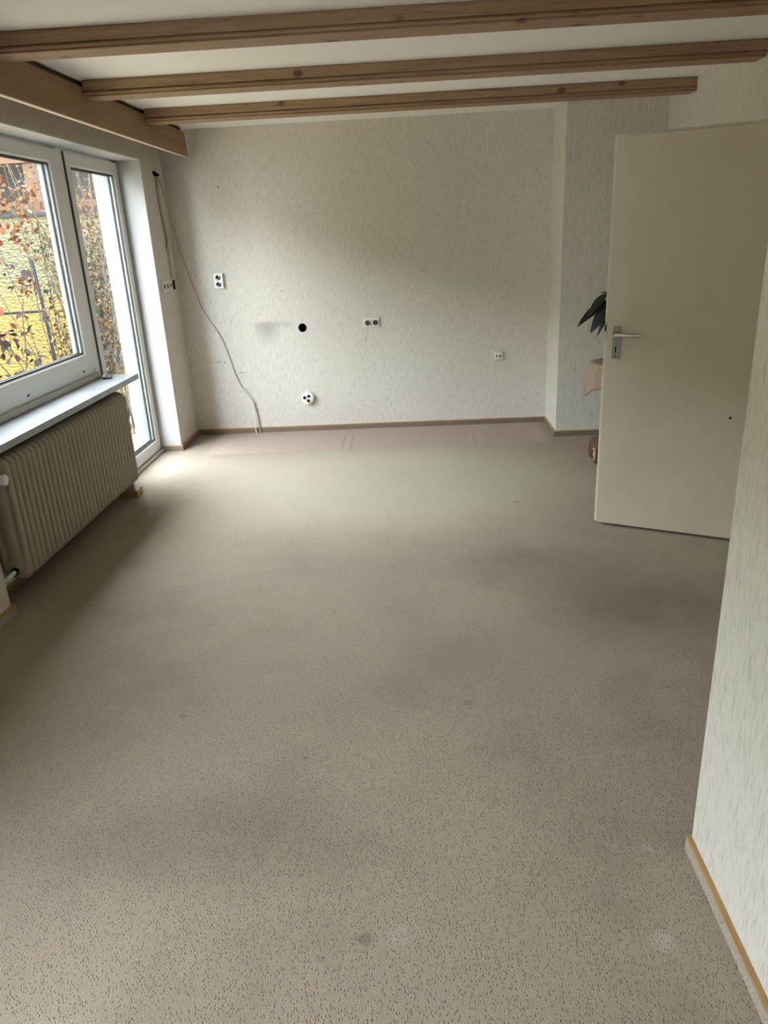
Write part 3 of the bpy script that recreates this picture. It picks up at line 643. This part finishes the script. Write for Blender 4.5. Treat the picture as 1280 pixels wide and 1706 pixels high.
# ------------------------------------------------------------------ table, cloth and plant behind the door
tx, ty = 1.46, 5.15
tb = thing('plant_table', 'small dark wooden pedestal table half hidden behind the door', 'table', (tx, ty, 0))
bm = bmesh.new(); oc = [(0.235*math.cos(math.pi/8+k*math.pi/4), 0.235*math.sin(math.pi/8+k*math.pi/4)) for k in range(8)]
prism(bm, oc, 2, 0.695, 0.72); bmesh.ops.bevel(bm, geom=bm.edges[:], offset=0.004, segments=2, affect='EDGES'); obj('table_top', bm, 'table_wood', tb)
bm = bmesh.new(); cyl(bm, (0, 0, 0.17), (0, 0, 0.30), 0.06, 0.035, 20); cyl(bm, (0, 0, 0.30), (0, 0, 0.60), 0.035, 0.045, 20); cyl(bm, (0, 0, 0.60), (0, 0, 0.695), 0.05, 0.09, 20); obj('column', bm, 'table_wood', tb, True)
bm = bmesh.new()
oc = [(-0.200, 0.03), (-0.200, 0.135), (-0.175, 0.165), (-0.1, 0.175), (0.1, 0.175), (0.175, 0.165), (0.200, 0.135), (0.200, 0.03), (0.17, 0.0), (-0.17, 0.0)]
prism(bm, oc, 1, -0.12, 0.12); bmesh.ops.bevel(bm, geom=bm.edges[:], offset=0.006, segments=2, affect='EDGES'); bs = obj('carved_base', bm, 'table_wood', tb)
for sx in (-0.155, 0.0, 0.155):
    bm = bmesh.new(); b = bmesh.new(); bmesh.ops.create_uvsphere(b, u_segments=20, v_segments=10, radius=1); join(bm, b, Matrix.Translation((sx, -0.12, 0.085)) @ Matrix.Diagonal((0.030, 0.010, 0.055, 1)))
    md = obj('medallion', bm, 'carving', bs, True)
    bm = bmesh.new(); tube(bm, [(sx-0.012, -0.131, 0.06), (sx+0.006, -0.133, 0.085), (sx-0.004, -0.132, 0.115)], 0.005, 8); obj('relief', bm, 'table_wood', md, True)
bm = bmesh.new(); b = bmesh.new(); bmesh.ops.create_uvsphere(b, u_segments=20, v_segments=10, radius=1); join(bm, b, Matrix.Translation((-0.199, -0.045, 0.083)) @ Matrix.Diagonal((0.009, 0.050, 0.048, 1)))
md = obj('medallion', bm, 'carving', bs, True)
bm = bmesh.new(); tube(bm, [(-0.208, -0.065, 0.058), (-0.211, -0.040, 0.083), (-0.208, -0.055, 0.112)], 0.006, 8); obj('relief', bm, 'table_wood', md, True)
for sx in (-0.16, 0.16):
    bm = bmesh.new(); cyl(bm, (sx, -0.09, 0.0), (sx, -0.09, 0.006), 0.02, seg=12); obj('foot', bm, 'table_wood', tb)
# cloth draped over the table edge: folded sheet
bm = bmesh.new(); nu, nv = 26, 18; grid = []
for i in range(nu+1):
    row = []
    for j in range(nv+1):
        u, v = i/nu, j/nv; a = math.pi*(0.80+0.75*u)
        fold = 0.020*math.sin(u*34)+0.010*math.sin(u*71+1)
        if v < 0.3: r = 0.10+0.137*(v/0.3); z = 0.7235
        else:
            t = (v-0.3)/0.7; r = 0.240+fold*t+0.012*t; z = 0.7235-t*(0.20+0.045*math.sin(u*9+0.5)+0.02*math.sin(u*31))
            if t > 0: r += 0.004
        row.append(bm.verts.new((tx+r*math.cos(a), ty+r*math.sin(a), z)))
    grid.append(row)
for i in range(nu):
    for j in range(nv): bm.faces.new((grid[i][j], grid[i+1][j], grid[i+1][j+1], grid[i][j+1]))
cl = obj('table_cloth', bm, 'cloth_pink', None, 'all'); so_ = cl.modifiers.new('thickness', 'SOLIDIFY'); so_.thickness = 0.0025; so_.offset = 1.0
tag(cl, 'pale pink cloth hanging in folds over the table edge', 'cloth')
# plant
pt = thing('potted_plant', 'dark green leafy pot plant peeping out behind the door', 'plant', (tx, ty, 0.7265))
bm = bmesh.new(); cyl(bm, (0, 0, 0), (0, 0, 0.16), 0.065, 0.085, 28); cyl(bm, (0, 0, 0.14), (0, 0, 0.165), 0.092, 0.092, 28); obj('pot', bm, 'pot_clay', pt, True)
bm = bmesh.new(); cyl(bm, (0, 0, 0.160), (0, 0, 0.168), 0.08, seg=24); obj('soil', bm, 'soil', pt)
def plant_leaf(base, tip, wid, droop, roll=0.0):
    base, tip = Vector(base), Vector(tip); d = tip-base; side = d.cross(Vector((0, 0, 1))).normalized()
    nrm = side.cross(d).normalized(); side = side*math.cos(roll)+nrm*math.sin(roll); nrm = side.cross(d).normalized()
    bm = bmesh.new(); n = 9; rows = []
    for i in range(n+1):
        t = i/n; c = base+d*t+Vector((0, 0, -droop*(t*t)+droop*t)); wv = wid*math.sin(math.pi*min(1, t*0.93+0.07))**0.8*(1-0.35*t)+0.0015
        rows.append([bm.verts.new(c+side*wv*k+nrm*(abs(k)*wv*0.28)) for k in (-1, -0.5, 0, 0.5, 1)])
    for i in range(n):
        for k in range(4): bm.faces.new((rows[i][k], rows[i][k+1], rows[i+1][k+1], rows[i+1][k]))
    o = obj('leaf', bm, 'leaf_dark', pt, 'all'); m = o.modifiers.new('t', 'SOLIDIFY'); m.thickness = 0.0015
    return o
# leaves: (base, tip) relative to the table centre, two of them arch out to the left of the door
S = (0.0, 0.0, 0.168)
leaves = [((-0.15, -0.02, 0.40), (-0.352, -0.03, 0.245), 0.036, 0.07, 0.9), ((-0.15, -0.03, 0.37), (-0.262, -0.03, 0.200), 0.042, 0.03, 1.0), ((-0.175, -0.03, 0.445), (-0.285, -0.03, 0.31), 0.030, 0.035, 1.0),
          ((-0.12, -0.04, 0.36), (-0.225, -0.05, 0.175), 0.016, 0.05, 0.9), ((-0.06, 0.0, 0.42), (-0.195, 0.03, 0.455), 0.022, 0.02, 0.4),
          ((0.02, -0.06, 0.4), (0.1, -0.28, 0.36), 0.035, 0.05, 0.2), ((0.05, 0.03, 0.42), (0.25, 0.12, 0.40), 0.035, 0.06, 0.1), ((0, 0.06, 0.42), (-0.04, 0.28, 0.42), 0.035, 0.05, 0.2), ((0.03, -0.02, 0.44), (0.14, -0.08, 0.56), 0.03, 0.03, 0.3)]
for b, t, wd, dp, rl in leaves:
    plant_leaf(b, t, wd, dp, rl)
    bm = bmesh.new(); tube(bm, smooth_path([S, (b[0]*0.35, b[1]*0.4, 0.32), (b[0]*0.75, b[1]*0.8, b[2]*0.98), b], 5), 0.0035, 6); obj('stem', bm, 'stem_dark', pt, True)

# ------------------------------------------------------------------ outdoors: terrace, screen, carport, climbing shrubs
ZG = -0.14
tr = tag(boxobj('ground_outside', 'terrace_joint', None, -14, XO-0.02, -10, 16, ZG-0.3, ZG-0.02), 'garden terrace ground outside the window', 'ground', kind='structure')
slab = None
for i in range(5):
    for j in range(8):
        x0 = -2.36-(i+1)*0.62; y0 = 4.6+j*0.42; jx, jy = random.uniform(0.008, 0.02), random.uniform(0.008, 0.02)
        bm = bmesh.new(); bx(bm, x0+jx, x0+0.62-jx, y0+jy, y0+0.42-jy, ZG-0.03, ZG+random.uniform(-0.004, 0.004), bev=0.006)
        obj('slab', bm, 'slab_stone', tr)
bm = bmesh.new(); bx(bm, -14, -5.5, -10, 16, ZG-0.02, ZG-0.005); bx(bm, -5.5, XO-0.02, -10, 4.55, ZG-0.02, ZG)
obj('paving', bm, 'slab_stone', tr)

YS = 8.0
sc = thing('garden_screen', 'yellow dimpled panel screen standing in the garden', 'screen', (0, 0, 0))
for x0, x1 in ((-6.4, -5.1), (-5.1, -3.80), (-3.80, -2.50)):
    bm = bmesh.new(); bx(bm, x0+0.005, x1-0.005, YS, YS+0.03, ZG-0.02, 1.955); obj('panel', bm, 'screen_panel', sc)
bm = bmesh.new(); bx(bm, -6.4, -2.5, YS-0.03, YS+0.05, 1.955, 1.985); obj('top_ledge', bm, 'grey_ledge', sc)
cp = thing('carport', 'brown timber carport frame above the yellow screen', 'carport', (0, 0, 0))
for x0 in (-5.95, -3.868, -2.62):
    bm = bmesh.new(); bx(bm, x0, x0+0.11, YS+0.06, YS+0.17, ZG-0.02, 2.50, bev=0.005); obj('post', bm, 'outdoor_wood', cp)
bm = bmesh.new(); bx(bm, -6.6, -2.45, YS+0.08, YS+0.14, 2.02, 2.085, bev=0.003); obj('rail', bm, 'outdoor_wood_x', cp)
bm = bmesh.new(); bx(bm, -6.6, -2.45, YS+0.04, YS+0.18, 2.45, 2.60, bev=0.004); obj('top_beam', bm, 'outdoor_wood_x', cp)
for k in range(12):
    bm = bmesh.new(); bx(bm, -6.6, -2.45, YS+0.2+k*0.17, YS+0.36+k*0.17, 2.50+k*0.012, 2.52+k*0.012); obj('roof_board', bm, 'carport_board', cp)
bm = bmesh.new(); bx(bm, -6.6, -2.45, YS+2.2, YS+2.3, ZG-0.02, 2.7); obj('rear_wall', bm, 'carport_dark', cp)
bm = bmesh.new(); prism(bm, [(-6.6, 2.50), (-6.6, 2.42), (-2.45, 2.72), (-2.45, 2.80)], 1, YS+1.2, YS+1.3); obj('cross_beam', bm, 'carport_cream', cp)
# unseen tall hedge, added to block low sky so the upper walls stay darker
bm = bmesh.new(); bx(bm, -13.8, -12.0, -14, 18, ZG-0.02, 5.2); bmesh.ops.subdivide_edges(bm, edges=bm.edges[:], cuts=12, use_grid_fill=True)
for v in bm.verts: v.co += Vector((random.uniform(-.12, .12), random.uniform(-.12, .12), random.uniform(-.1, .1) if v.co.z > 0.3 else 0))
tag(obj('sky_block_hedge', bm, 'garden_green', None, True), 'unseen green hedge added across the garden to block low sky light', 'hedge')

# iron trellis
tl = thing('iron_trellis', 'dark iron trellis post with a crossbar in the shrub', 'trellis', (0, 0, 0))
bm = bmesh.new(); tube(bm, [(-3.70, 7.62, ZG-0.02), (-3.715, 7.62, 0.6), (-3.725, 7.62, 1.1), (-3.75, 7.62, 1.55)], 0.017, 8); obj('post', bm, 'iron', tl, True)
bm = bmesh.new(); tube(bm, [(-4.6, 7.63, 1.03), (-3.72, 7.63, 1.045)], 0.012, 8); obj('crossbar', bm, 'iron', tl, True)

def leaf_mesh(name, mat):
    bm = bmesh.new()
    P = [(0, 0, 0), (0.30, 0.22, 0.05), (0.34, 0.6, 0.10), (0, 1.0, -0.10), (-0.34, 0.6, 0.10), (-0.30, 0.22, 0.05), (0, 0.5, 0.0)]
    v = [bm.verts.new(p) for p in P]
    for a, b in ((0, 1), (1, 2), (2, 3), (3, 4), (4, 5), (5, 0)): bm.faces.new((v[a], v[b], v[6]))
    me = bpy.data.meshes.new(name); bm.to_mesh(me); bm.free(); me.materials.append(M[mat]); return me
LM = {m: leaf_mesh('leaf_'+m, m) for m in ('leaf_red', 'leaf_purple', 'leaf_green', 'leaf_grey', 'leaf_tan', 'leaf_orange')}
def rand_rot():
    return Matrix.Rotation(random.uniform(0, 6.28), 4, 'Z') @ Matrix.Rotation(random.uniform(-1.6, 1.6), 4, 'X') @ Matrix.Rotation(random.uniform(-0.8, 0.8), 4, 'Y')
def leaf_obj(parent, p, size, mat):
    o = bpy.data.objects.new('leaf', LM[mat]); C.objects.link(o); o.parent = parent
    o.matrix_basis = Matrix.Translation(p) @ rand_rot() @ Matrix.Scale(size, 4)
def cane(bm, p0, p1, sag, r, n=7):
    p0, p1 = Vector(p0), Vector(p1); pts = []
    for i in range(n+1):
        t = i/n; q = p0.lerp(p1, t)+Vector((0, 0, sag*4*t*(1-t)))
        if 0 < i < n: q += Vector((random.uniform(-.02, .02), random.uniform(-.02, .02), random.uniform(-.015, .015)))
        pts.append(q)
    tube(bm, pts, r, 5, 0.45); return pts
# rose shrub seen through the window
rs = thing('rose_shrub', 'straggling rose shrub with reddish leaves outside the window', 'shrub', (0, 0, 0))
paths = []
specs = [((-3.65, 7.3, ZG), (-4.35, 7.2, 1.55), 0.15), ((-3.6, 7.35, ZG), (-3.95, 7.3, 1.9), 0.1), ((-3.55, 7.3, ZG), (-3.62, 7.2, 2.35), 0.1), ((-3.75, 7.3, ZG), (-4.45, 7.1, 0.95), 0.25), ((-3.8, 7.25, ZG), (-4.4, 7.1, 0.45), 0.2),
         ((-3.5, 7.3, ZG), (-4.25, 7.1, 1.9), 0.25), ((-4.1, 7.3, ZG), (-4.15, 7.2, 1.0), 0.0), ((-4.25, 7.25, ZG), (-4.05, 7.2, 0.9), 0.05), ((-4.0, 7.3, ZG), (-3.7, 7.2, 1.2), 0.05), ((-3.45, 7.25, ZG), (-3.55, 7.2, 1.7), 0.02),
         ((-4.45, 7.2, 0.30), (-3.6, 7.2, 1.15), -0.05), ((-4.45, 7.15, 1.25), (-3.75, 7.2, 0.50), 0.03), ((-4.5, 7.15, 0.95), (-3.7, 7.2, 0.55), 0.03), ((-4.5, 7.15, 1.05), (-3.9, 7.2, 1.65), 0.0)]
for k, (a, b, s) in enumerate(specs):
    bm = bmesh.new(); pts = cane(bm, a, b, s, random.uniform(0.0055, 0.009)); paths.append(pts)
    for q in pts[2:-1]:
        if random.random() < 0.7:
            e = q+Vector((random.uniform(-.3, .25), random.uniform(-.15, .1), random.uniform(-.05, .3))); paths.append(cane(bm, q, e, 0.03, 0.0035, 4))
    obj('cane', bm, 'cane_dark' if k in (1, 9) else 'cane' if k < 10 else 'cane_pale', rs, True)
cnt = 0
while cnt < 110:
    p = random.choice(random.choice(paths)[1:])+Vector((random.uniform(-.04, .04), random.uniform(-.05, .02), random.uniform(-.05, .03)))
    if p.z < 0.2 or p.z > 1.6: continue
    leaf_obj(rs, p, random.uniform(0.06, 0.11), random.choice(['leaf_purple', 'leaf_purple', 'leaf_grey', 'leaf_green', 'leaf_red'])); cnt += 1
for k in range(185):        # red and orange clusters at the top right
    c = random.choice(((-3.62, 7.25, 2.05, 0.20), (-3.66, 7.25, 1.85, 0.18), (-3.62, 7.25, 1.70, 0.15), (-3.72, 7.2, 2.22, 0.12), (-3.95, 7.2, 1.62, 0.14), (-3.68, 7.25, 1.33, 0.12)))
    p = Vector(c[:3])+Vector((random.gauss(0, c[3]*.5), random.gauss(0, c[3]*.5), random.gauss(0, c[3]*.5)))
    leaf_obj(rs, p, random.uniform(0.045, 0.075), random.choice(['leaf_red', 'leaf_red', 'leaf_orange', 'leaf_tan']))
# dense twiggy shrub seen through the balcony door
ds = thing('twiggy_shrub', 'dense dry twiggy shrub with pale leaves outside the balcony door', 'shrub', (0, 0, 0))
bmt = [bmesh.new() for _ in range(3)]; tips = []
for k in range(70):
    a = (random.uniform(-3.2, -2.80), random.uniform(6.95, 7.35), ZG); b = (random.uniform(-3.45, -2.60), random.uniform(6.7, 7.5), random.uniform(0.6, 2.5))
    pts = cane(bmt[k % 3], a, b, random.uniform(-.05, .1), random.uniform(0.004, 0.009), 6); tips += pts[2:]
    for q in pts[2:]:
        if random.random() < 0.8: tips += cane(bmt[k % 3], q, q+Vector((random.uniform(-.2, .2), random.uniform(-.2, .2), random.uniform(-.05, .3))), 0.02, 0.003, 3)
for bmx, mt in zip(bmt, ('cane_pale', 'cane', 'cane_pale')): obj('stems', bmx, mt, ds, True)
bm = bmesh.new(); mats = ['leaf_tan', 'leaf_olive', 'leaf_grey', 'leaf_green', 'leaf_orange', 'leaf_olive']
for k in range(5200):
    p = random.choice(tips)+Vector((random.gauss(0, .05), random.gauss(0, .05), random.gauss(0, .05)))
    if p.z < 0.35: continue
    T = Matrix.Translation(p) @ rand_rot() @ Matrix.Scale(random.uniform(0.026, 0.055), 4)
    vs = [bm.verts.new(T @ Vector(c)) for c in ((0, 0, 0), (0.32, 0.45, 0.08), (0, 1, -0.08), (-0.32, 0.45, 0.08))]
    mi = random.randrange(6) if p.z < 1.75 else random.choice((0, 4, 0))
    for tri in ((0, 1, 2), (0, 2, 3)):
        f = bm.faces.new([vs[t] for t in tri]); f.material_index = mi
fo = obj('foliage', bm, mats, ds); fo['kind'] = 'stuff'; fo['label'] = 'small pale dry leaves of the shrub'
